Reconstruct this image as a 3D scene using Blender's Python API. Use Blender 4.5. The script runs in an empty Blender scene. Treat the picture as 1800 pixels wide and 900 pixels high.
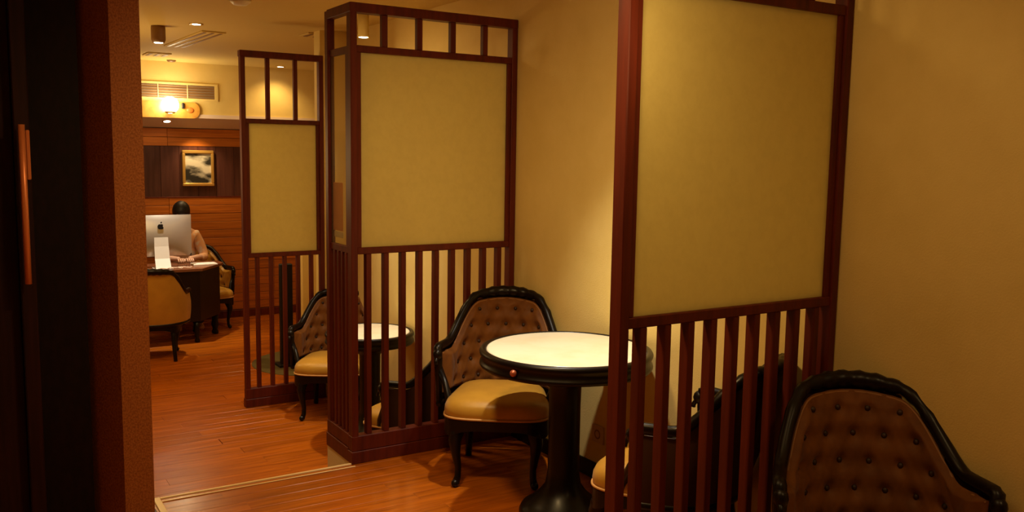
import bpy, bmesh, math, random
from mathutils import Vector, Matrix
random.seed(7)
C = bpy.context.scene.collection
S = bpy.context.scene
PI = math.pi
LOW = -0.353          # level of the lower floor
ZC = 2.51             # ceiling
YB = 6.24             # back wall
# ------------------------------------------------------------------ camera
cam_d = bpy.data.cameras.new('camera')
cam = bpy.data.objects.new('camera', cam_d); C.objects.link(cam)
cam_d.sensor_width = 36.0; cam_d.lens = 1562.2 / 1800 * 36.0
RT = Vector((0.84839201, -0.52914085, 0.01552296)); UP = Vector((0.04762129, 0.10549207, 0.99327923)); FW = Vector((0.52722217, 0.84195094, -0.114697))
cam.matrix_world = Matrix(((RT.x, UP.x, -FW.x, -2.6266), (RT.y, UP.y, -FW.y, -4.1632), (RT.z, UP.z, -FW.z, 1.6), (0, 0, 0, 1)))
cam_d.clip_start = 0.05
S.camera = cam
# ------------------------------------------------------------------ world and lights
w = bpy.data.worlds.new('world'); S.world = w; w.use_nodes = True
w.node_tree.nodes['Background'].inputs[0].default_value = (1.0, 0.55, 0.22, 1)
w.node_tree.nodes['Background'].inputs[1].default_value = 0.0
S.view_settings.view_transform = 'Standard'; S.view_settings.look = 'None'
S.view_settings.gamma = 1.0; S.view_settings.use_curve_mapping = False
S.view_settings.exposure = 0.35
WARM = (1.0, 0.66, 0.27)
def spot(name, loc, tgt, power, size, blend=0.6, col=WARM, rad=0.03):
    d = bpy.data.lights.new(name, 'SPOT'); o = bpy.data.objects.new(name, d); C.objects.link(o)
    d.energy = power; d.spot_size = math.radians(size); d.spot_blend = blend; d.color = col; d.shadow_soft_size = rad
    o.location = loc; o.rotation_euler = (Vector(tgt) - Vector(loc)).to_track_quat('-Z', 'Y').to_euler()
    return o
def point(name, loc, power, col=WARM, rad=0.05):
    d = bpy.data.lights.new(name, 'POINT'); o = bpy.data.objects.new(name, d); C.objects.link(o)
    d.energy = power; d.color = col; d.shadow_soft_size = rad; o.location = loc
    return o
LK = 1.0
WHITE = (1.0, 0.88, 0.68)
spot('table_spot', (-0.47, -1.03, 2.47), (-0.52, -1.02, 0), 110*LK, 60, 0.85, WHITE)
spot('table_spot', (-0.30, 1.44, 2.335), (-0.31, 1.36, 0), 105*LK, 70, 1.0, WHITE)
spot('aisle_spot', (-1.55, -1.6, 2.47), (-1.0, -1.15, 0), 80*LK, 165, 1.0, rad=.12)  # added wide fill over the aisle, no fitting; lifts walls and panels
spot('aisle_spot', (-1.4, 0.9, 2.47), (-1.3, 0.9, 0), 34*LK, 120, 1.0, rad=.08)  # second added aisle fill, also without a fitting
spot('booth_spot', (-0.9, 1.0, 2.47), (-0.3, 1.2, 0.6), 26*LK, 165, 1.0, rad=.08)  # added wide fill for the lower booth, no fitting
spot('table_spot', (-0.75, -3.6, 2.47), (-0.6, -3.6, 0), 20*LK, 150, 1.0, rad=.1)  # unseen light added for the nearest panel; no table stands below
spot('room_spot', (-1.07, 2.75, 2.47), (-1.0, 2.9, 0), 28*LK, 100, 1.0)
spot('room_spot', (0.205, 2.95, 2.47), (0.3, 3.4, 0), 50*LK, 100, 1.0)
spot('wall_spot', (0.47, 5.62, 2.47), (0.47, 6.1, 0.5), 14*LK, 120, 1.0)
spot('desk_spot', (-0.85, 4.85, 2.47), (-0.8, 5.15, 0), 190*LK, 44, 1.0, WHITE)
spot('cove_spot', (-0.36, 6.00, 1.86), (-0.25, 6.22, .7), 18*LK, 95, 0.8, rad=0.015)
point('ceiling_glow', (-1.1, -2.3, 1.95), 7*LK, rad=0.3)  # added ambient fill with no source of its own
point('ceiling_glow', (-1.75, 3.3, 1.5), 24*LK, rad=0.3)  # added fill below the ceiling to brighten it
# ------------------------------------------------------------------ materials
def mat(name, col, rough=0.5, spec=0.5, metal=0.0, coat=0.0, noise=None, bump=0.0, bscale=60, sheen=0, objvar=0.0, trans=0.0):
    m = bpy.data.materials.new(name); m.use_nodes = True
    nt = m.node_tree; b = nt.nodes['Principled BSDF']; L = nt.links
    b.inputs['Base Color'].default_value = (*col, 1); b.inputs['Roughness'].default_value = rough
    b.inputs['Specular IOR Level'].default_value = spec; b.inputs['Metallic'].default_value = metal
    b.inputs['Coat Weight'].default_value = coat; b.inputs['Coat Roughness'].default_value = 0.15
    b.inputs['Sheen Weight'].default_value = sheen
    b.inputs['Transmission Weight'].default_value = trans
    tc = nt.nodes.new('ShaderNodeTexCoord')
    last = None
    if noise:                                   # (colour2, scale vector, detail, contrast lo, hi)
        c2, sc, lo, hi = noise
        mp = nt.nodes.new('ShaderNodeMapping'); mp.inputs['Scale'].default_value = sc
        n = nt.nodes.new('ShaderNodeTexNoise'); n.inputs['Scale'].default_value = 1; n.inputs['Detail'].default_value = 6; n.inputs['Roughness'].default_value = .6
        r = nt.nodes.new('ShaderNodeMapRange'); r.inputs[1].default_value = lo; r.inputs[2].default_value = hi
        mx = nt.nodes.new('ShaderNodeMix'); mx.data_type = 'RGBA'
        mx.inputs[6].default_value = (*col, 1); mx.inputs[7].default_value = (*c2, 1)
        L.new(tc.outputs['Object'], mp.inputs[0]); L.new(mp.outputs[0], n.inputs['Vector']); L.new(n.outputs[0], r.inputs[0]); L.new(r.outputs[0], mx.inputs[0])
        last = mx.outputs[2]
        if objvar:
            oi = nt.nodes.new('ShaderNodeObjectInfo')
            va = nt.nodes.new('ShaderNodeVectorMath'); va.operation = 'ADD'
            cx = nt.nodes.new('ShaderNodeVectorMath'); cx.operation = 'SCALE'; cx.inputs['Scale'].default_value = 30
            L.new(oi.outputs['Location'], cx.inputs[0]); L.new(tc.outputs['Object'], va.inputs[0]); L.new(cx.outputs[0], va.inputs[1]); L.new(va.outputs[0], mp.inputs[0])
            hs = nt.nodes.new('ShaderNodeHueSaturation'); mr = nt.nodes.new('ShaderNodeMapRange')
            mr.inputs[3].default_value = 1 - objvar; mr.inputs[4].default_value = 1 + objvar
            L.new(oi.outputs['Random'], mr.inputs[0]); L.new(mr.outputs[0], hs.inputs['Value']); L.new(last, hs.inputs['Color']); last = hs.outputs[0]
        L.new(last, b.inputs['Base Color'])
    if bump:
        n2 = nt.nodes.new('ShaderNodeTexNoise'); n2.inputs['Scale'].default_value = bscale; n2.inputs['Detail'].default_value = 4
        bp = nt.nodes.new('ShaderNodeBump'); bp.inputs['Strength'].default_value = bump; bp.inputs['Distance'].default_value = 0.002
        L.new(tc.outputs['Object'], n2.inputs['Vector']); L.new(n2.outputs[0], bp.inputs['Height']); L.new(bp.outputs[0], b.inputs['Normal'])
    return m
def emit(name, col, s):
    m = bpy.data.materials.new(name); m.use_nodes = True
    b = m.node_tree.nodes['Principled BSDF']; b.inputs['Base Color'].default_value = (*col, 1)
    b.inputs['Emission Color'].default_value = (*col, 1); b.inputs['Emission Strength'].default_value = s
    return m
M = {}
M['wall'] = mat('cream_wallpaper', (.83, .65, .25), .62, .25, noise=((.76, .58, .20), (3, 3, 3), .35, .7), bump=.5, bscale=160)
M['ceil'] = mat('ceiling_paint', (.66, .49, .16), .8, .2)
M['plaster'] = mat('riser_plaster', (.75, .66, .42), .7, .2)
M['pillar'] = mat('speckled_wallcovering', (.34, .11, .022), .6, .25, noise=((.22, .06, .010), (150, 150, 120), .42, .6), bump=.8, bscale=120)
M['darkwall'] = mat('dark_leatherette', (.010, .003, .002), .6, .15, noise=((.006, .002, .001), (60, 60, 20), .4, .6))
M['doorwood'] = mat('dark_door_wood', (.022, .004, .003), .5, .25, noise=((.012, .002, .0015), (40, 40, 2), .4, .6))
M['wood'] = mat('red_mahogany', (.13, .017, .006), .48, .28, coat=.0, noise=((.07, .009, .004), (30, 30, 2.5), .35, .7))
M['floorwood'] = mat('cherry_laminate', (.50, .125, .005), .27, .45, coat=.1, noise=((.27, .06, .003), (3.0, 38, 3), .3, .7), objvar=.13, bump=.15, bscale=30)
M['subfloor'] = mat('floor_underlay', (.06, .02, .01), .8)
M['panel'] = pm = mat('frosted_panel', (.72, .64, .29), .5, .4, noise=((.65, .57, .25), (26, 26, 26), .4, .65), bump=.35, bscale=90)
nt = pm.node_tree; pb_ = nt.nodes['Principled BSDF']; tr = nt.nodes.new('ShaderNodeBsdfTranslucent'); tr.inputs[0].default_value = (.92, .84, .42, 1)
mxs = nt.nodes.new('ShaderNodeMixShader'); mxs.inputs[0].default_value = .5
nt.links.new(pb_.outputs[0], mxs.inputs[1]); nt.links.new(tr.outputs[0], mxs.inputs[2]); nt.links.new(mxs.outputs[0], nt.nodes['Material Output'].inputs[0])
M['black'] = mat('black_lacquer_wood', (.005, .0025, .002), .36, .26, coat=.02)
M['blackmatte'] = mat('black_matte', (.008, .006, .006), .5, .3)
M['velvet'] = mat('tufted_velvet', (.18, .062, .008), .6, .2, sheen=.08, noise=((.12, .040, .005), (14, 14, 9), .35, .65))
M['gimp'] = mat('dull_gold_gimp', (.26, .11, .03), .5)
M['backcloth'] = mat('brown_back_cloth', (.045, .016, .006), .6, .2)  # gold chair-back cloth, darkened to stand for the shade on it
M['satin'] = mat('gold_satin', (.52, .27, .026), .40, .5, sheen=.1, noise=((.44, .22, .02), (8, 8, 8), .35, .65))
M['piping'] = mat('gold_piping', (.55, .28, .08), .5)
M['button'] = mat('dark_button', (.03, .010, .004), .55)
M['marble'] = mat('cream_marble', (.90, .84, .68), .22, .5, noise=((.84, .76, .56), (7, 7, 7), .42, .68))
M['knob'] = mat('red_brass_knob', (.45, .12, .06), .3, .5, metal=.5)
M['nosing'] = mat('pale_nosing', (.85, .62, .30), .35, .6)
M['backboard'] = mat('teak_boards', (.55, .17, .02), .38, .5, coat=.1, noise=((.34, .09, .01), (2.0, 10, 45), .35, .68), objvar=.10)
M['backdark'] = mat('dark_plum_boards', (.10, .035, .028), .4, .4, noise=((.06, .018, .016), (35, 10, 2), .35, .65), objvar=.12)
M['alu'] = mat('brushed_aluminium', (.72, .69, .64), .28, .5, metal=.65)
M['white'] = mat('white_plastic', (.8, .76, .7), .4)
M['greyp'] = mat('grey_metal', (.28, .22, .15), .5)
M['gold'] = mat('gilt_frame', (.75, .50, .16), .3, .5, metal=.75)
M['plaque'] = mat('golden_plank', (.70, .38, .07), .4, noise=((.50, .22, .03), (12, 12, 12), .4, .7))
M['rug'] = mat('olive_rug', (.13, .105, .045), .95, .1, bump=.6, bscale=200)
M['bulb'] = emit('lamp_glass', (1, .86, .6), 22)
M['dl'] = emit('downlight_glow', (1, .85, .62), 14)
M['brown'] = mat('brown_metal', (.25, .13, .045), .5)
M['copper'] = mat('copper_handle', (.75, .24, .08), .35, .5, metal=.35)
M['skin'] = mat('skin', (.62, .34, .2), .55)
M['hair'] = mat('black_hair', (.012, .010, .012), .45)
M['shirt'] = mat('peach_shirt', (.78, .42, .2), .7, noise=((.7, .6, .5), (14, 14, 14), .5, .62))
M['trousers'] = mat('dark_trousers', (.03, .025, .03), .8)
M['orangecard'] = mat('orange_card', (.75, .28, .05), .6)
M['paper'] = mat('white_paper', (.8, .72, .62), .6)
M['cable'] = mat('pale_cable', (.75, .55, .42), .5)
M['outlet'] = mat('outlet_plastic', (.62, .45, .32), .4)
g = bpy.data.materials.new('frosted_glass'); g.use_nodes = True; gb = g.node_tree.nodes['Principled BSDF']
gb.inputs['Base Color'].default_value = (.88, .84, .62, 1); gb.inputs['Roughness'].default_value = .05; gb.inputs['Transmission Weight'].default_value = .92; gb.inputs['IOR'].default_value = 1.1
M['glass'] = g
def picture_mat():
    m = bpy.data.materials.new('monochrome_landscape_print'); m.use_nodes = True
    nt = m.node_tree; b = nt.nodes['Principled BSDF']; L = nt.links; b.inputs['Roughness'].default_value = .4
    tc = nt.nodes.new('ShaderNodeTexCoord'); mp = nt.nodes.new('ShaderNodeMapping')
    mp.inputs['Rotation'].default_value = (0, math.radians(-38), 0); mp.inputs['Location'].default_value = (1.7, 0, 2.35); mp.inputs['Scale'].default_value = (3.4, 1, 8)
    n = nt.nodes.new('ShaderNodeTexNoise'); n.inputs['Scale'].default_value = 1; n.inputs['Detail'].default_value = 5
    cr = nt.nodes.new('ShaderNodeValToRGB'); e = cr.color_ramp.elements
    e[0].position = .44; e[0].color = (.02, .02, .02, 1); e[1].position = .58; e[1].color = (.6, .58, .52, 1)
    L.new(tc.outputs['Object'], mp.inputs[0]); L.new(mp.outputs[0], n.inputs[0]); L.new(n.outputs[0], cr.inputs[0]); L.new(cr.outputs[0], b.inputs['Base Color'])
    return m
M['picture'] = picture_mat()
# ------------------------------------------------------------------ mesh helpers
class MB:
    def __init__(s): s.bm = bmesh.new()
    def box(s, x0, x1, y0, y1, z0, z1, bev=0.0):
        t = bmesh.new(); r = bmesh.ops.create_cube(t, size=1)
        for v in t.verts: v.co = Vector(((x0+x1)/2 + v.co.x*(x1-x0), (y0+y1)/2 + v.co.y*(y1-y0), (z0+z1)/2 + v.co.z*(z1-z0)))
        if bev: bmesh.ops.bevel(t, geom=list(t.edges), offset=bev, segments=1, affect='EDGES')
        s.merge(t); return s
    def merge(s, t, mx=None):
        me = bpy.data.meshes.new('tmp'); t.to_mesh(me); t.free()
        if mx: me.transform(mx)
        s.bm.from_mesh(me); bpy.data.meshes.remove(me); return s
    def lathe(s, prof, n=24, c=(0, 0), axis='Z'):
        rings = []
        for r, z in prof:
            if r < 1e-6: rings.append([s.bm.verts.new((c[0], c[1], z))])
            else: rings.append([s.bm.verts.new((c[0] + r*math.cos(2*PI*i/n), c[1] + r*math.sin(2*PI*i/n), z)) for i in range(n)])
        for a, b in zip(rings, rings[1:]):
            for i in range(n):
                j = (i+1) % n
                if len(a) == 1 and len(b) == 1: continue
                if len(a) == 1: s.bm.faces.new((a[0], b[i], b[j]))
                elif len(b) == 1: s.bm.faces.new((a[i], a[j], b[0]))
                else: s.bm.faces.new((a[i], a[j], b[j], b[i]))
        return s
    def tube(s, pts, rad, n=8, closed=False, flat=1.0):
        P = [Vector(p) for p in pts]; N = len(P)
        if not hasattr(rad, '__len__'): rad = [rad]*N
        rings = []; prev = None
        for i, p in enumerate(P):
            if closed: t = (P[(i+1) % N] - P[i-1]).normalized()
            else: t = (P[min(i+1, N-1)] - P[max(i-1, 0)]).normalized()
            ref = prev if prev else (Vector((0, 0, 1)) if abs(t.z) < .9 else Vector((0, 1, 0)))
            a = (ref - t*ref.dot(t)).normalized(); b = t.cross(a); prev = a
            rings.append([s.bm.verts.new(p + (a*math.cos(2*PI*k/n) + b*math.sin(2*PI*k/n)*flat)*rad[i]) for k in range(n)])
        for i in range(N if closed else N-1):
            a, b = rings[i], rings[(i+1) % N]
            for k in range(n): s.bm.faces.new((a[k], a[(k+1) % n], b[(k+1) % n], b[k]))
        if not closed:
            s.bm.faces.new(rings[0][::-1]); s.bm.faces.new(rings[-1])
        return s
    def prism(s, poly, z0, z1):
        a = [s.bm.verts.new((x, y, z0)) for x, y in poly]; b = [s.bm.verts.new((x, y, z1)) for x, y in poly]; n = len(poly)
        s.bm.faces.new(a[::-1]); s.bm.faces.new(b)
        for i in range(n): s.bm.faces.new((a[i], a[(i+1) % n], b[(i+1) % n], b[i]))
        return s
    def grid(s, f, nu, nv, closed_u=False):
        V = [[s.bm.verts.new(f(i/nu, j/nv)) for j in range(nv+1)] for i in range(nu if closed_u else nu+1)]
        for i in range(nu):
            for j in range(nv):
                a, b = V[i], V[(i+1) % len(V)]
                s.bm.faces.new((a[j], b[j], b[j+1], a[j+1]))
        return s
    def ball(s, c, r, sc=(1, 1, 1), n=12):
        t = bmesh.new(); bmesh.ops.create_uvsphere(t, u_segments=n, v_segments=max(6, n//2), radius=r)
        return s.merge(t, Matrix.Translation(c) @ Matrix.Diagonal((*sc, 1)))
    def build(s, name, m, parent=None, smooth=False, loc=(0, 0, 0)):
        bmesh.ops.recalc_face_normals(s.bm, faces=s.bm.faces)
        me = bpy.data.meshes.new(name); s.bm.to_mesh(me); s.bm.free()
        me.materials.append(m)
        if smooth:
            for p in me.polygons: p.use_smooth = True
        o = bpy.data.objects.new(name, me); C.objects.link(o); o.location = loc
        if parent: o.parent = parent
        return o
def tag(o, label=None, cat=None, group=None, kind=None):
    if label: o['label'] = label
    if cat: o['category'] = cat
    if group: o['group'] = group
    if kind: o['kind'] = kind
    return o
def thing(name, label, cat, loc=(0, 0, 0), rz=0, group=None):
    o = bpy.data.objects.new(name, None); C.objects.link(o); o.empty_display_size = .1
    o.location = loc; o.rotation_euler = (0, 0, rz)
    return tag(o, label, cat, group)
def struct(mb, name, m, label=None): return tag(mb.build(name, m), label, None, None, 'structure')
def copy_tree(o, parent=None):
    c = o.copy(); C.objects.link(c)
    if parent: c.parent = parent
    for ch in list(o.children): copy_tree(ch, c)
    return c
# ------------------------------------------------------------------ shell
SX0, SX1 = -3.6, 1.9
uf = struct(MB().box(SX0, 0.0, -6.4, 0.0, -0.25, -0.012), 'floor', M['subfloor'], 'raised floor of orange brown cherry planks in front of the step')
lf = struct(MB().box(SX0, SX1, 0.0, YB, LOW-.15, LOW-.012), 'floor', M['subfloor'], 'lower floor of orange brown cherry planks beyond the step')
pmesh = {}
def plank(parent, x0, x1, y, wd, z):
    L_ = round(x1-x0, 2); k = (L_, wd)
    if k not in pmesh:
        b = MB().box(0, L_-.0012, 0, wd-.0012, -.012, 0, .0008); o = b.build('plank', M['floorwood'], parent); pmesh[k] = o.data
    else:
        o = bpy.data.objects.new('plank', pmesh[k]); C.objects.link(o); o.parent = parent
    o.location = (x0, y, z)
def lay(parent, xa, xb, ya, yb, wd, ln, z):
    y = ya; r = 0
    while y < yb - .001:
        x = xa - (r*0.53 % 1)*ln
        w2 = min(wd, yb-y)
        while x < xb - .02:
            a, b = max(x, xa), min(x+ln, xb)
            if b - a > .03: plank(parent, a, b, y, round(w2, 3), z + random.uniform(-.0003, .0003))
            x += ln
        y += wd; r += 1
lay(uf, -2.4, 0, -2.85, -0.001, .094, 1.2, 0)
lay(lf, -1.95, 1.3, 0.03, 6.24, .12, 1.3, LOW)
tag(MB().box(SX0, -2.4, -6.4, -.03, -.012, 0).box(-2.4, 0, -6.4, -2.85, -.012, 0).build('floor_field', M['floorwood'], uf), 'planking out of sight of the joints')
tag(MB().box(SX0, -1.95, .03, YB, LOW-.012, LOW).box(1.3, SX1, .03, YB, LOW-.012, LOW).build('floor_field', M['floorwood'], lf))
struct(MB().box(SX0, 0, 0.0, 0.012, LOW, -.03), 'trim_1', M['plaster'], 'pale plaster riser under the step edge')
struct(MB().box(-1.90, -0.965, .002, .016, -.03, .005, .002).box(-1.90, -0.965, -.040, -.031, .0005, .004, .001), 'trim_2', M['nosing'], 'pale step nosing along the edge of the raised floor')
struct(MB().box(-1.93, -1.900, -.62, .020, -.012, .005, .002), 'trim_3', M['nosing'], 'pale strip returning beside the pillar base')
struct(MB().box(-.967, -.80, 0.012, .36, LOW, -.001), 'trim_4', M['plaster'], 'cream plinth carrying the side wing of the middle screen')
struct(MB().box(0, .12, -6.4, 2.52, LOW-.1, ZC), 'wall_right', M['wall'], 'cream yellow wallpapered wall on the right')
struct(MB().box(-.22, .12, 2.49, 2.62, LOW, ZC), 'wall_right', M['wall'], 'cream pilaster behind the far screen')
struct(MB().box(-.012, 0, -6.4, -.0, 0, .085, .003), 'baseboard_right', M['black'], 'dark baseboard along the right wall of the raised floor')
struct(MB().box(-.012, 0, .03, 2.48, LOW, LOW+.085, .003), 'baseboard_right', M['black'], 'dark baseboard in the lower booth')
struct(MB().box(SX0, SX1, -6.4, YB+.3, ZC, ZC+.1), 'ceiling', M['ceil'], 'warm cream ceiling')
struct(MB().box(SX0-.1, SX0, -6.4, YB, LOW, ZC), 'wall_left', M['wall'])
struct(MB().box(SX1, SX1+.1, 2.5, YB, LOW, ZC), 'wall_end', M['wall'])
struct(MB().box(.12, SX1, 2.4, 2.5, LOW, ZC), 'wall_return', M['wall'])
struct(MB().box(SX0, 0.1, -6.5, -6.4, LOW, ZC), 'wall_front', M['wall'])
# back wall: upper cream bulkhead, sloping cove, timber recess
struct(MB().box(SX0, SX1, 5.9, 6.0, 1.955, ZC), 'wall_back', M['wall'], 'cream upper back wall above the timber recess')
bw = struct(MB().box(SX0, SX1, YB+.02, YB+.12, LOW-.1, 2.1), 'wall_back', M['blackmatte'], 'timber clad back wall with teak boards below dark boards')
cv = MB()
cv.bm.faces.new([cv.bm.verts.new(p) for p in ((SX0, 5.895, 1.925), (SX1, 5.895, 1.925), (SX1, YB+.02, 1.822), (SX0, YB+.02, 1.822))])
cv.box(SX0, SX1, 5.885, 5.90, 1.925, 1.965)
struct(cv, 'trim_5', mat('cove_paint', (.80, .66, .56), .55, .4), 'greyish sloping cove under the upper back wall')
z = LOW
def boards_h(z0, z1, n, m, xa=-1.7, xb=1.5):
    h = (z1-z0)/n; me = {}
    for i in range(n):
        for k, (a, b) in enumerate(((xa, -.62), (-.62, .55), (.55, xb))):
            o = MB().box(0, b-a-.003, -.018, 0, 0, h-.004, .0015).build('board', m, bw); o.location = (a, YB+.02+random.uniform(-.002, .002), z0+i*h)
boards_h(LOW+.09, 1.06, 14, M['backboard'])
boards_h(1.625, 1.82, 2, M['backboard'])
for i in range(16):
    o = MB().box(0, .197, -.010, 0, 0, .56, .0015).build('board', M['backdark'], bw); o.location = (-1.7+i*.2, YB+.016, 1.062)
tag(MB().box(-1.7, 1.5, YB-.02, YB+.018, LOW, LOW+.085, .004).build('skirting', M['wood'], bw))
tag(MB().box(-1.7, 1.5, YB-.004, YB+.018, 1.048, 1.062, .002).build('rail', M['wood'], bw))
# left pillar and dark partition
lp = MB().prism([(-2.089, -.30), (-1.975, -.30), (-1.975, .12), (-2.20, .12), (-2.20, -.07)], LOW, ZC)
struct(lp, 'wall_partition', M['pillar'], 'brown speckled pillar at the left of the step')
struct(MB().box(-1.98, -1.962, -.318, .1, -.001, .055, .004).box(-2.09, -1.963, -.318, -.29, -.001, .055, .004), 'baseboard_left', M['black'], 'small dark base moulding at the pillar foot')
struct(MB().box(-2.40, -2.19, -.16, .1, LOW, ZC), 'wall_partition', M['darkwall'], 'nearly black wall strip between pillar and door')
struct(MB().box(SX0, -2.385, -.05, .1, LOW, ZC), 'wall_partition', M['darkwall'], 'dark wall behind the door')
dr = struct(MB().box(-3.2, -2.43, -.20, -.12, 0, 2.2, .004), 'door_1', M['doorwood'], 'dark reddish door at the left edge')
MB().box(-2.43, -2.376, -.256, -.10, 0, ZC, .004).build('door_frame', M['doorwood'], dr)
MB().tube([(-2.406, -.30, 1.07), (-2.406, -.30, 1.68)], .012, 12).build('door_handle', M['copper'], dr, True)
MB().box(-2.392, -2.378, -.275, -.255, 1.47, 1.66, .003).build('strike_plate', M['copper'], dr)
# ------------------------------------------------------------------ screens
ZR, ZM, ZT = 1.117, 2.0815, 2.3135
def screen(name, label, y, xl, xr, base, zr, zm, zt, nsl, nlat, group=None, wing=False):
    t = thing(name, label, 'screen', (xl, y, base), 0, group)
    W_ = xr - xl; pw, pd = .034, .055
    def pb(nm, x0, x1, z0, z1, y0, y1, m, bev=.003, lb=None):
        o = MB().box(x0, x1, y0, y1, z0-base, z1-base, bev).build(nm, m, t)
        if lb: o['label'] = lb
        return o
    pb('post', 0, pw, base, zt, 0, pd, M['wood'])
    pb('post', W_-pw-.002, W_-.002, base, zt, 0, pd, M['wood'])
    pb('top_rail', -.004, W_-.003, zt-.042, zt+.004, -.004, pd+.004, M['wood'])
    pb('middle_rail', pw, W_-pw, zm, zm+.034, .006, pd-.006, M['wood'])
    pb('lower_rail', pw, W_-pw, zr-.034, zr, .006, pd-.006, M['wood'])
    o = MB().box(-.006, W_-.003, -.006, pd+.006, 0, .065, .003).box(-.002, W_-.003, -.001, pd+.001, .065, .145, .004).build('base_board', M['wood'], t)
    pb('stile', pw, pw+.024, zr, zm, .010, pd-.010, M['wood'], .002)
    pb('stile', W_-pw-.026, W_-pw-.002, zr, zm, .010, pd-.010, M['wood'], .002)
    pb('frosted_panel', pw+.024, W_-pw-.026, zr, zm, .022, .034, M['panel'], 0, 'cream frosted panel')
    for i in range(1, nsl+1):
        x = W_*i/(nsl+1)
        pb('slat', x-.0135, x+.0135, base+.145, zr-.034, .008, .048, M['wood'], .002)
    for i in range(1, nlat):
        x = W_*i/nlat - .006
        pb('mullion', x-.015, x+.015, zm+.034, zt-.042, .012, .043, M['wood'], .002)
    if wing:
        L_ = .36
        def wb(nm, y0, y1, z0, z1, x0=.010, x1=.036, m=M['wood'], bev=.002, lb=None):
            o = MB().box(x0, x1, y0, y1, z0, z1, bev).build(nm, m, t)
            if lb: o['label'] = lb
        wb('wing_post', L_-.04, L_, 0, zt, 0, .04)
        wb('wing_rail', pd, L_-.04, zt-.042, zt+.004, -.003, .04)
        wb('wing_rail', pd, L_-.04, zm, zm+.034)
        wb('wing_rail', pd, L_-.04, zr-.034, zr)
        wb('wing_stile', pd, pd+.045, zr, zm)
        wb('wing_base_board', pd, L_+.004, .075, .145, -.001, .040)
        wb('wing_base_board', pd, L_+.006, 0, .073, -.006, .044)
        wb('frosted_glass', pd+.045, L_-.04, zr, zm, .016, .022, M['glass'], 0, 'narrow frosted glass pane')
        for i in range(1, 5):
            yy = pd + (L_-.04-pd)*i/5
            wb('slat', yy-.0115, yy+.0115, .145, zr-.034, .008, .034)
    return t
G = 'mahogany slatted screens beside the tables'
screen('slatted_screen', 'nearest dark red wooden screen with cream panel, in front of the nearer marble table', -2.144, -.98, 0, 0, ZR, ZM, ZT, 9, 5, G)
screen('slatted_screen', 'middle dark red wooden screen with five open top squares and a narrow side wing', 0, -.965, 0, 0, ZR, ZM, ZT, 9, 5, G, True)
zr1 = 1.7907-(ZM-ZR)
screen('slatted_screen', 'farthest and smallest dark red wooden screen with tall top openings on the lower floor', 2.4677, -.83, -.2, LOW, zr1, 1.7907, ZT, 5, 3, G)
oc = tag(MB().box(0, .006, 0, .125, 0, .25, .001).build('notice_card', M['orangecard'], None, False, (-.938, .19, 1.185)), 'orange upright card behind the narrow glass of the middle screen wing', 'card')  # thin upright orange rectangle, white strip below it
MB().box(-.001, .004, -.01, .11, -.035, -.005, .001).build('white_slip', M['paper'], oc)
# ------------------------------------------------------------------ tables
def make_table(label, loc, R_, H):
    t = thing('round_table', label, 'table', loc, 0, 'round marble tables with black rims')
    q = R_/.364; dz = H-.7405
    f = lambda pr_, rad=True: [((r*q if r < .2 or True else r), z_+dz) for r, z_ in pr_]
    MB().lathe(f([(0, .7405), (.352, .7405), (.361, .7385), (.364, .733), (.364, .722), (0, .722)]), 72).build('tabletop', M['marble'], t, True)['label'] = 'cream marble top'
    g_ = lambda pr_: [(R_ + (r-.364) if r > .3 else r*q, z_+dz) for r, z_ in pr_]
    MB().lathe(g_([(.364, .728), (.368, .739), (.376, .742), (.388, .738), (.394, .727), (.392, .716), (.386, .710), (.386, .688), (.392, .683), (.394, .674), (.388, .664), (.366, .660), (.30, .664), (0, .664), (0, .718), (.364, .718)]), 72).build('rim', M['black'], t, True)
    rm_ = t.children[-1]
    MB().lathe([(0, .664+dz), (.13, .664+dz), (.12, .645), (.09, .62), (.072, .585), (.070, .50), (.070, .20), (.08, .14), (.11, .10), (.15, .065), (.185, .04), (.195, .02), (.195, .0), (0, 0)], 40).build('pedestal', M['black'], t, True)
    for an in (math.atan2(-.15, -.39), math.atan2(.2, .36)):
        o = MB().ball((0, 0, 0), .015, n=14).lathe([(0, -.018), (.010, -.018), (.007, 0), (0, 0)], 10).build('knob', M['knob'], rm_, True)
        r = R_+.034; o.location = (r*math.cos(an), r*math.sin(an), .699+dz); o.rotation_euler = (0, PI/2, an)
    return t
make_table('near round marble table lit bright beside the right wall, between the nearest and middle screens', (-.39, -1.05, 0), .350, .757)
make_table('far smaller round marble table on the lower floor seen through the middle screen slats', (-.304, 1.34, LOW), .268, .748)
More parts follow.
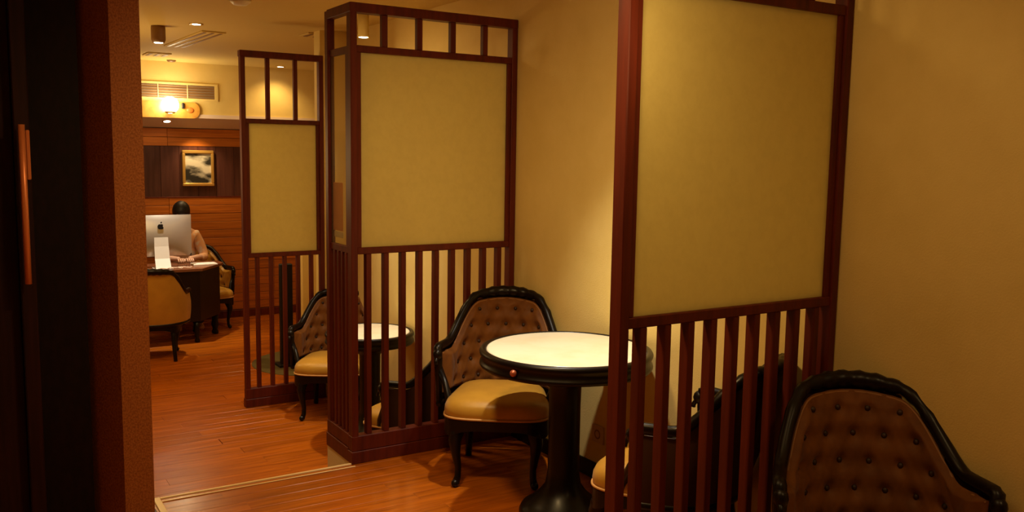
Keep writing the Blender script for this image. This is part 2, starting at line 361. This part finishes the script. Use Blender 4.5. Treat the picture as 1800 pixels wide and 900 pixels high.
# ------------------------------------------------------------------ chairs
def sst(a, b, x):
    x = min(1, max(0, (x-a)/(b-a))); return x*x*(3-2*x)
def zt_(s):
    s = abs(s); return .628 + .214*(1 - sst(.29, .745, s)) + .012*math.cos(min(1, s/.30)*PI/2)
def bp(s, z, off=0.0):                       # the wrapped back: s from wing tip to wing tip, off inwards
    ph = s*math.radians(98); R1, R2 = .290-off, .243-off
    x = R1*math.sin(ph); y = -.01 + R2*math.cos(ph)
    y += (z-.36)*.284*max(0, math.cos(ph)); x *= 1 + .10*(z-.36)
    if abs(s) > .82: x += math.copysign((abs(s)-.82)*.10, s)
    return Vector((x, y, z))
BTN = []
for r_, zz in enumerate((.44, .525, .61, .695, .775)):
    n_ = (8, 7, 6, 5, 4)[r_]; sp = .205
    for k in range(n_): BTN.append(((k-(n_-1)/2)*sp, zz))
def make_chair():
    t = thing('tufted_armchair', '', 'chair')
    def inner(u, v):
        s = (u*2-1)*.97; z = .40 + (zt_(s)-.022-.40)*v
        p = sum(math.exp(-(((s-a)*.45)**2 + (z-b)**2)/.0006) for a, b in BTN)
        cr = .5+.5*math.cos(s/.21*2*PI+PI*((z-.44)/.085)); cr2 = .5+.5*math.cos(s/.21*2*PI-PI*((z-.44)/.085))
        edge = min(1, (1-abs(u*2-1))*9, (1-v)*9+.15, v*9+.3)
        return bp(s, z, .014 + .032*edge - .026*min(1, p) - .007*(cr**6+cr2**6)*.5)
    up_ = MB().grid(inner, 110, 44).build('upholstery', M['velvet'], t, True); up_['label'] = 'buttoned brown gold velvet inner back'
    MB().tube([bp(-.95+1.9*i/60, zt_(-.95+1.9*i/60)-.030, .018) for i in range(61)], .0045, 6).build('gimp', M['gimp'], up_, True)
    MB().grid(lambda u, v: bp((u*2-1)*.97, .33 + (zt_((u*2-1)*.97)-.02-.33)*v, -.008 - .012*math.sin(v*PI)), 40, 10).build('outer_back', M['backcloth'], t, True)
    bt = MB()
    for a, b in BTN:
        if b < zt_(a)-.05: bt.ball(bp(a, b, .021), .0105, n=8)
    bt.build('buttons', M['button'], up_, True)['kind'] = 'stuff'
    N = 64; pts = []; rad = []
    pts.append(bp(-1, .36)); rad.append(.016); pts.append(bp(-1, .50)); rad.append(.018); pts.append(bp(-1, .575)); rad.append(.022)
    for i in range(N+1):
        s = -1 + 2*i/N; pts.append(bp(s, zt_(s)+.006)); rad.append(.021 + .009*(1-sst(.1, .35, abs(s))) + .003*math.sin(i*1.9)*(abs(s) < .5))
    pts += [bp(1, .575), bp(1, .50), bp(1, .36)]; rad += [.022, .018, .016]
    f = MB().tube(pts, rad, 10)
    f.tube([bp(-1+2*i/30, .345) for i in range(31)], .018, 8)
    bf_ = f.build('back_frame', M['black'], t, True)
    cr = MB()
    for i in range(-5, 6):
        s = i*.055; cr.ball(bp(s, zt_(s)+.022-.002*abs(i), .006), .015-.0011*abs(i), (1.25, .8, .8), 10)
    cr.build('crest_carving', M['black'], bf_, True)['kind'] = 'stuff'
    for sg in (-1, 1):
        MB().ball(bp(sg*1.0, .60, .0)+Vector((0, -.012, 0)), .030, (.8, 1, 1), 12).tube([bp(sg, .585)+Vector((sg*.004, -.02-.022*math.cos(a), .03*math.sin(a)-.03)) for a in [k*.5 for k in range(10)]], .010, 8).build('arm_scroll', M['black'], bf_, True)
    # seat
    def outl(a, sc=1.0):
        c, s_ = math.cos(a), math.sin(a); e = .42
        x = math.copysign(abs(c)**e, c); y = math.copysign(abs(s_)**e, s_)
        hw = .243 - .030*y; return hw*x*sc, (-.050 + .232*y*sc - .018*(1-x*x)*(y < 0))
    def seat(u, v):
        tab = [(.90, .335), (.985, .345), (1.0, .365), (.99, .388), (.955, .408), (.88, .424), (.72, .437), (.5, .445), (.25, .449), (.0008, .450)]
        k = v*(len(tab)-1); i = min(int(k), len(tab)-2); fr = k-i
        sc = tab[i][0]*(1-fr)+tab[i+1][0]*fr; z = tab[i][1]*(1-fr)+tab[i+1][1]*fr
        x, y = outl(u*2*PI, sc); return Vector((x, y, z))
    st_ = MB().grid(seat, 72, 18, True).build('seat', M['satin'], t, True); st_['label'] = 'gold satin seat cushion'
    MB().tube([Vector((*outl(i/60*2*PI, 1.0), .344)) for i in range(60)], .006, 6, True).build('piping', M['piping'], st_, True)
    def apron(u, v):
        x, y = outl(u*2*PI, (.97, 1.0, 1.0, .93)[min(3, int(v*3+.001))])
        zl = .272 + .018*math.cos(u*2*PI*4)
        return Vector((x, y, (.342, .335, zl, zl)[min(3, int(v*3+.001))]))
    MB().grid(apron, 72, 3, True).build('apron', M['black'], t)
    for sg in (-1, 1):
        x, y = sg*.185, -.235
        P = [(x*.96, y+.02, .33), (x*1.01, y-.005, .28), (x*1.06, y-.025, .225), (x*1.03, y-.018, .16), (x*.98, y-.004, .09), (x*.985, y-.008, .045), (x*1.03, y-.026, .017)]
        MB().tube(P, [.034, .038, .031, .022, .016, .016, .019], 10).ball((x*1.04, y-.03, .019), .019, n=10).ball((x*1.06, y-.032, .262), .022, (1, .7, 1.2), 10).build('leg', M['black'], t, True)
        x, y = sg*.165, .13
        P = [(x, y, .33), (x*1.02, y+.01, .22), (x*1.05, y+.035, .10), (x*1.1, y+.065, .0)]
        MB().tube(P, [.028, .023, .019, .017], 10).build('leg', M['black'], t, True)
        MB().tube([bp(sg, .53)+Vector((-sg*.002, .01, 0)), Vector((sg*.268, -.085, .46)), Vector((sg*.243, -.125, .39)), Vector((sg*.235, -.135, .335))], [.018, .016, .019, .018], 8).build('arm_support', M['black'], t, True)
    return t
GC = 'baroque tufted chairs with gold seats'
ch0 = make_chair()
chairs = [
 ((-.345, -.43, 0), -36, 'tufted chair with glowing gold seat behind the near marble table, against the middle screen', 'A'),
 ((-.314, -2.583, 0), -36, 'nearest tufted brown chair at the bottom right corner, cropped by the frame', 'B'),
 ((-.275, 2.08, LOW), -31, 'tufted chair with gold seat against the farthest screen, half hidden by the middle screen wing', 'C'),
 ((-.295, -1.695, 0), 204, 'dark chair seen from behind through the slats of the nearest screen', 'D'),
 ((-.305, .54, LOW), 208, 'dark chair seen from behind low through the slats of the middle screen', 'G'),
 ((-1.12, 4.50, LOW), 168, 'chair with rounded gold outer back in front of the desk, beside the left pillar', 'E'),
 ((-.36, 5.84, LOW), 4, 'chair with pale gold buttoned back behind the desk corner, beside the seated person', 'F')]
for i, (p, a, lb, _) in enumerate(chairs):
    o = copy_tree(ch0) if i < len(chairs)-1 else ch0
    o.location = p; o.rotation_euler = (0, 0, math.radians(a)); tag(o, lb, 'chair', GC)
    for c_ in o.children:
        if (_ == 'E' and c_.name.startswith('outer_back')) or (_ == 'F' and c_.name.startswith('upholstery')):
            c_.data = c_.data.copy(); c_.data.materials[0] = M['satin']; c_['label'] = 'gold satin back'  # E: lit outer back in bright gold instead of the darkened cloth
# ------------------------------------------------------------------ desk, monitor, person
D = thing('desk', 'dark wooden desk with an angled right corner under the back wall picture', 'desk', (-1.0, 5.3, LOW))
def dl(poly): return [(x+1.0, y-5.3) for x, y in poly]
top = dl([(-1.75, 4.95), (-.57, 4.95), (-.27, 5.34), (-.27, 5.56), (-1.75, 5.56)])
MB().prism(top, .735, .76).build('desktop', mat('desk_top_wood', (.20, .07, .03), .25, .5, coat=.4), D)
inn = dl([(-1.70, 4.99), (-.59, 4.99), (-.31, 5.345), (-.31, 5.44), (-1.70, 5.44)])
MB().prism(inn, .22, .735).build('cabinet', mat('desk_dark_wood', (.012, .004, .003), .35, .35, coat=.05), D)
for x, y in dl([(-1.66, 5.03), (-.62, 5.03), (-.35, 5.38), (-.36, 5.42), (-1.66, 5.41)]):
    MB().lathe([(0, .22), (.03, .22), (.022, .15), (.030, .10), (.016, .05), (.026, .02), (.024, 0), (0, 0)], 14, (x, y)).build('leg', M['black'], D, True)
mo = thing('computer_monitor', 'silver all in one computer seen from behind on the desk', 'computer', (-.92, 5.20, LOW+.76), math.radians(0))
def mback(u, v):
    x = (u-.5)*.60; zz = .115 + v*.412
    bul = .045*(max(0, 1-(2*u-1)**2))**1.0*(max(0, 1-(2*v-1)**2))**.8
    return Vector((x, -.012-bul, zz))
MB().grid(mback, 24, 18).box(-.30, .30, -.012, .006, .115, .527, .001).build('housing', M['alu'], mo, True)
MB().box(-.29, .29, .006, .008, .17, .517).build('screen', M['blackmatte'], mo)
st = MB().grid(lambda u, v: Vector(((u-.5)*(.13+.02*(1-v)), [-.19, -.155, -.10, -.075, -.066][min(4, int(v*4+.01))], [.003, .010, .10, .22, .31][min(4, int(v*4+.01))])), 2, 4)
st.box(-.085, .085, -.19, .01, 0, .008, .002)
st.build('stand', M['white'], mo)
lg = MB()
def blob(pts_): 
    a = [lg.bm.verts.new((x, -.064, z_)) for x, z_ in pts_]; b = [lg.bm.verts.new((x, -.050, z_)) for x, z_ in pts_]; n = len(pts_)
    lg.bm.faces.new(a); lg.bm.faces.new(b[::-1])
    for i in range(n): lg.bm.faces.new((a[i], a[(i+1) % n], b[(i+1) % n], b[i]))
ap = []
for i in range(40):
    a = 2*PI*i/40; r = .030*(1 + .05*math.cos(2*a)); x = r*.92*math.cos(a); z_ = r*math.sin(a)
    if abs(x) < .012: z_ *= .86
    if (x-.036)**2 + (z_-.006)**2 < .017**2:      # the bite
        d_ = math.atan2(z_-.006, x-.036); x = .036+.017*math.cos(d_); z_ = .006+.017*math.sin(d_)
    ap.append((x, .415+z_))
blob(ap)
blob([(.000+.011*t_+.005*math.sin(t_*PI), .449+.016*t_-.004*math.sin(t_*PI)) for t_ in [k/6 for k in range(7)]] + [(.011*(1-t_)-.004*math.sin(t_*PI), .449+.016*(1-t_)+.004*math.sin(t_*PI)) for t_ in [k/6 for k in range(1, 6)]])
lg.build('logo', M['blackmatte'], mo)['label'] = 'black apple shaped emblem'
cb = MB().tube([(-.87+.05*math.sin(k*.9)+k*.012-.12, 4.99-.015*math.cos(k*1.1), LOW+.768+.012*abs(math.sin(k*1.3))) for k in range(24)], .006, 6)
tag(cb.build('cable', M['cable'], None, True), 'pale cables tangled on the desk around the computer stand', 'cable')
# papers beside
tag(MB().box(-.12, .12, -.08, .08, 0, .012, .002).build('paper_sheets', M['paper'], None, False, (-.48, 5.28, LOW+.76)), 'small stack of pale papers on the desk right of the computer', 'paper')

def skinned(name, joints, edges, m, parent=None, sub=2):
    me = bpy.data.meshes.new(name); me.from_pydata([j[0] for j in joints], edges, []); me.materials.append(m)
    o = bpy.data.objects.new(name, me); C.objects.link(o)
    if parent: o.parent = parent
    sk = o.modifiers.new('skin', 'SKIN'); sk.use_smooth_shade = True
    for i, j in enumerate(joints):
        r = j[1] if hasattr(j[1], '__len__') else (j[1], j[1]); me.skin_vertices[0].data[i].radius = r
    me.skin_vertices[0].data[0].use_root = True
    s2 = o.modifiers.new('sub', 'SUBSURF'); s2.levels = sub; s2.render_levels = sub
    return o
P = thing('person', 'person with short black hair in a peach shirt seated behind the desk computer', 'person', (-.60, 5.84, LOW))
# local frame: faces -Y, hips on the chair seat at z .47
J = [((.06, .05, .52), (.14, .11)), ((.05, .04, .68), (.13, .10)), ((.03, .01, .86), (.15, .10)), ((.01, -.03, 1.03), (.13, .085)), ((.0, -.055, 1.12), .052), ((.0, -.085, 1.175), .047),
     ((.15, -.02, 1.02), .062), ((.215, -.07, .86), .046), ((.23, -.12, .775), .040), ((.14, -.22, .80), .032), ((.05, -.30, .80), .025), ((.02, -.33, .80), .026),
     ((-.14, -.03, 1.02), .062), ((-.215, -.07, .87), .046), ((-.22, -.13, .785), .040), ((-.15, -.23, .80), .032), ((-.09, -.30, .80), .025), ((-.07, -.33, .80), .026),
     ((.13, -.05, .51), .088), ((.15, -.27, .50), .062), ((.14, -.25, .25), .046), ((.14, -.20, .07), .034), ((.15, -.29, .035), .032),
     ((-.05, -.05, .51), .088), ((-.09, -.27, .50), .062), ((-.08, -.25, .25), .046), ((-.08, -.20, .07), .034), ((-.09, -.29, .035), .032)]
Ed = [(0, 1), (1, 2), (2, 3), (3, 4), (4, 5), (3, 6), (6, 7), (7, 8), (8, 9), (9, 10), (10, 11), (3, 12), (12, 13), (13, 14), (14, 15), (15, 16), (16, 17), (0, 18), (18, 19), (19, 20), (20, 21), (21, 22), (0, 23), (23, 24), (24, 25), (25, 26), (26, 27)]
skinned('body', J, Ed, M['skin'], P)
SH = [(J[k][0], (J[k][1][0]+.012, J[k][1][1]+.012) if hasattr(J[k][1], '__len__') else J[k][1]+.012) for k in (0, 1, 2, 3, 6, 7, 8, 12, 13, 14)] + [((.16, -.20, .80), .044), ((-.17, -.21, .80), .044)]
skinned('shirt', SH, [(0, 1), (1, 2), (2, 3), (3, 4), (4, 5), (5, 6), (3, 7), (7, 8), (8, 9), (6, 10), (9, 11)], M['shirt'], P)
TR = [(J[k][0], (J[k][1][0]+.01, J[k][1][1]+.01) if hasattr(J[k][1], '__len__') else J[k][1]+.012) for k in (0, 18, 19, 20, 21, 23, 24, 25, 26)]
skinned('trousers', TR, [(0, 1), (1, 2), (2, 3), (3, 4), (0, 5), (5, 6), (6, 7), (7, 8)], M['trousers'], P)
# head, bent towards the screen
hd = MB(); hd.ball((0, 0, 0), .1, (.78, .95, 1.15), 24)
for v in hd.bm.verts:
    if v.co.z < -.02: v.co.x *= 1+v.co.z*2.6; v.co.y = v.co.y*(1+v.co.z*1.2) - .012
hd.ball((0, -.098, -.018), .014, (.8, 1, 1.5), 10)
for sx in (-1, 1): hd.ball((sx*.079, .0, -.01), .022, (.35, .8, 1.3), 10); hd.ball((sx*.03, -.083, .004), .012, (1.3, .6, .8), 8)
hd.ball((0, -.082, -.058), .02, (1.2, .5, .35), 10)
ho = hd.build('head', M['skin'], P, True); ho.location = (-.005, -.125, 1.265); ho.rotation_euler = (math.radians(38), 0, 0)
ha = MB().ball((0, .012, .022), .108, (.84, .95, 1.06), 24)
for v in ha.bm.verts:
    if v.co.y < -.045 and v.co.z < .03: v.co.y = -.045 + (v.co.y+.045)*.3
    if v.co.z < -.06: v.co.z = -.06 + (v.co.z+.06)*.3
hao = ha.build('hair', M['hair'], P, True); hao.location = ho.location; hao.rotation_euler = ho.rotation_euler
for k, (hx, hy) in enumerate(((.02, -.33), (-.07, -.33))):
    sg = 1 if k == 0 else -1
    for f_ in range(4):
        L_ = (.065, .075, .070, .055)[f_]; ox = (f_-1.5)*.017
        MBf = MB().tube([(hx+ox, hy-.01, .80), (hx+ox*1.1, hy-.03-L_*.3, .803), (hx+ox*1.15, hy-.03-L_*.75, .792), (hx+ox*1.15, hy-.03-L_, .776)], [.009, .0085, .0075, .006], 8)
        MBf.build('finger', M['skin'], P, True)
    MB().tube([(hx-sg*.022, hy+.01, .797), (hx-sg*.045, hy-.02, .790), (hx-sg*.048, hy-.045, .780)], [.011, .0095, .007], 8).build('thumb', M['skin'], P, True)
# ------------------------------------------------------------------ back wall things
pc = thing('picture_frame', 'gilt framed black and white landscape picture on the dark timber back wall', 'picture', (-.304, YB, 1.379))
fw, fh = .172, .200
def fr(x0, x1, z0, z1): MB().box(x0, x1, -.035, .004, z0, z1, .006).build('frame_side', M['gold'], pc)
fr(-fw, fw, fh-.035, fh); fr(-fw, fw, -fh, -fh+.035); fr(-fw, -fw+.032, -fh+.035, fh-.035); fr(fw-.032, fw, -fh+.035, fh-.035)
MB().box(-fw+.03, fw-.03, -.012, -.006, -fh+.033, fh-.033).build('print', M['picture'], pc)
gr = thing('air_grille', 'wide recessed air conditioning grille high on the cream back wall', 'vent', (-.62, 5.9, 2.205))
MB().box(-.47, .47, -.012, -.002, -.095, -.072, .002).box(-.47, .47, -.012, -.002, .068, .092, .002).box(-.47, -.44, -.012, -.002, -.072, .068).box(.435, .47, -.012, -.002, -.072, .068).build('grille_frame', M['wall'], gr)
MB().box(-.44, .435, -.004, -.001, -.072, .068).build('backing', M['brown'], gr)
for i in range(5): MB().box(-.44, .435, -.010, -.005, -.060+i*.028, -.054+i*.028).build('louvre', M['greyp'], gr)
for xx in (-.15, .15): MB().box(xx-.004, xx+.004, -.013, -.005, -.072, .068).build('divider', M['nosing'], gr)
pq = MB(); n_ = 12
poly = [(-.62, -.085), (.20, -.085)] + [(.20+.07*math.sin(PI*k/n_), -.085*math.cos(PI*k/n_)) for k in range(1, n_)] + [(.20, .085), (-.62, .085)]
pq.prism(poly, 0, .03)
po = tag(pq.build('wall_plaque', M['plaque'], None), 'golden wooden plaque with rounded end on the back wall below the grille', 'plaque')
po.rotation_euler = (PI/2, 0, 0); po.location = (-.62, 5.898, 2.005)
e_ = MB().ball((.17, .0, .03), .04, (1, .8, .3), 12).build('emblem', mat('orange_emblem', (.7, .2, .03), .5), po, True)
ls = thing('wall_lamp', 'blazing white wall lamp in front of the golden plaque', 'lamp', (-.67, 5.86, 2.05))
MB().ball((0, -.06, 0), .088, n=24).build('bulb', M['bulb'], ls, True)
MB().tube([(0, .03, -.05), (0, -.02, -.075), (0, -.06, -.078)], .012, 8).lathe([(0, -.085), (.05, -.085), (.06, -.06), (0, -.06)], 16, (0, -.06)).build('bracket', M['gold'], ls, True)
MB().box(.13, .15, -.03, .008, -.03, .03, .003).build('side_stem', M['blackmatte'], ls)
point('wall_lamp_light', (-.67, 5.62, 2.06), 6*LK, (1, .72, .36), .06)
cl = thing('cove_downlight', 'small glowing spotlight set in the grey cove above the picture', 'ceiling light', (-.66, 6.03, 1.886))
MB().lathe([(0, 0), (.035, -.002), (.038, .004), (0, .006)], 18).build('lens', M['dl'], cl)
MB().lathe([(.036, -.004), (.05, -.003), (.052, .006), (.036, .006)], 20).build('trim_ring', M['gold'], cl, True)
cl.rotation_euler = (-.29, 0, 0)
# ------------------------------------------------------------------ ceiling things
def downlight(x, y, lb, z=ZC):
    t = thing('downlight', lb, 'ceiling light', (x, y, z), 0, 'recessed ceiling spotlights')
    MB().lathe([(.030, -.004), (.048, -.006), (.052, 0), (.052, .0)], 24).build('trim_ring', M['gold'], t, True)
    MB().lathe([(0, -.005), (.031, -.005), (.031, 0), (0, 0)], 20).build('lens', M['dl'], t)
downlight(-1.069, 2.75, 'bright spotlight in the ceiling above the slot vent')
downlight(.469, 5.646, 'ceiling spotlight near the back wall seen through the far screen')
def hid(x, y, lb):
    downlight(x, y, lb)
hid(-.40, -1.0, 'ceiling spotlight above the near marble table')
ps = thing('surface_spotlight', 'cream ceiling spotlight seen through the first top square of the middle screen', 'ceiling light', (-.30, 1.44, ZC))
MB().lathe([(0, 0), (.036, 0), (.036, -.145), (.040, -.155), (.040, -.165), (.031, -.165), (.031, -.158), (0, -.158)], 24).build('housing', M['ceil'], ps, True)
MB().lathe([(0, -.160), (.030, -.160), (.030, -.1665), (0, -.169)], 20).build('lens', M['dl'], ps)
cyl = thing('surface_spotlight', 'brown cylindrical fitting hanging from the ceiling at the left', 'ceiling light', (-1.28, 3.05, ZC))
MB().lathe([(0, 0), (.050, 0), (.052, -.02), (.052, -.10), (.044, -.122), (.036, -.124), (0, -.112)], 24).build('housing', M['brown'], cyl, True)
MB().lathe([(0, -.118), (.032, -.121), (.030, -.126), (0, -.128)], 18).build('lens', M['dl'], cyl)
def diffuser(name, lb, x, y, w_, l_, n, rz):
    t = thing(name, lb, 'vent', (x, y, ZC), rz, 'slotted ceiling vents')
    MB().box(-w_/2, w_/2, -l_/2, l_/2, -.010, 0, .003).build('frame', M['ceil'], t)
    for i in range(n):
        xx = -w_/2 + w_*(i+.5)/n
        MB().box(xx-w_/n*.18, xx+w_/n*.18, -l_/2+.03, l_/2-.03, -.013, -.009).build('slot', M['brown'], t)
    return t
diffuser('ceiling_vent', 'long slotted air diffuser in the ceiling at the left', -.88, 3.72, .19, 1.25, 3, math.radians(2))
diffuser('ceiling_vent', 'small dark ceiling vent beside the top of the middle screen', -.10, 2.77, .30, .22, 4, 0)
diffuser('ceiling_vent', 'small ceiling vent near the back wall beside the pillar', -.90, 5.18, .22, .30, 3, 0)
tag(MB().lathe([(0, -.022), (.035, -.020), (.045, -.008), (.048, 0), (0, 0)], 20).build('smoke_detector', M['brown'], None, True, (-.66, 5.72, ZC)), 'small round detector on the ceiling close to the back wall', 'detector')
tag(MB().lathe([(0, -.03), (.04, -.028), (.06, -.012), (.065, 0), (0, 0)], 24).build('smoke_detector', M['white'], None, True, (-1.085, 1.5, ZC)), 'pale round detector on the ceiling cut by the top of the frame', 'detector')
# ------------------------------------------------------------------ lower booth, beyond the far screen
tag(MB().lathe([(0, .008), (.54, .008), (.55, .004), (.55, 0), (0, 0)], 64).build('round_rug', M['rug'], None, False, (.12, 3.68, LOW)), 'round olive rug on the lower floor behind the far screen slats', 'rug')  # flat olive disc lying on the lower floor
bx_ = thing('floor_stand', 'tall narrow black stand on the lower floor behind the far screen', 'stand', (-.15, 3.62, LOW+.008))
MB().box(-.055, .055, -.03, .03, .02, .93, .006).build('column', M['blackmatte'], bx_)
MB().box(-.09, .09, -.08, .08, 0, .022, .004).build('foot', M['blackmatte'], bx_)
struct(MB().box(-.10, .5, 3.30, 3.36, LOW, 1.0), 'wall_low', M['wall'], 'low cream half wall beyond the far screen')
ot = thing('wall_outlet', 'small wall outlet low on the cream wall under the near marble table', 'outlet', (-.0, -.80, .235))
MB().box(-.010, 0, -.045, .045, -.045, .045, .003).build('cover_plate', M['outlet'], ot)
MB().lathe([(.016, 0), (.020, .003), (.024, 0)], 20).build('socket', M['brown'], ot, True)
ot.children[-1].rotation_euler = (0, -PI/2, 0); ot.children[-1].location = (-.0105, .0, 0)
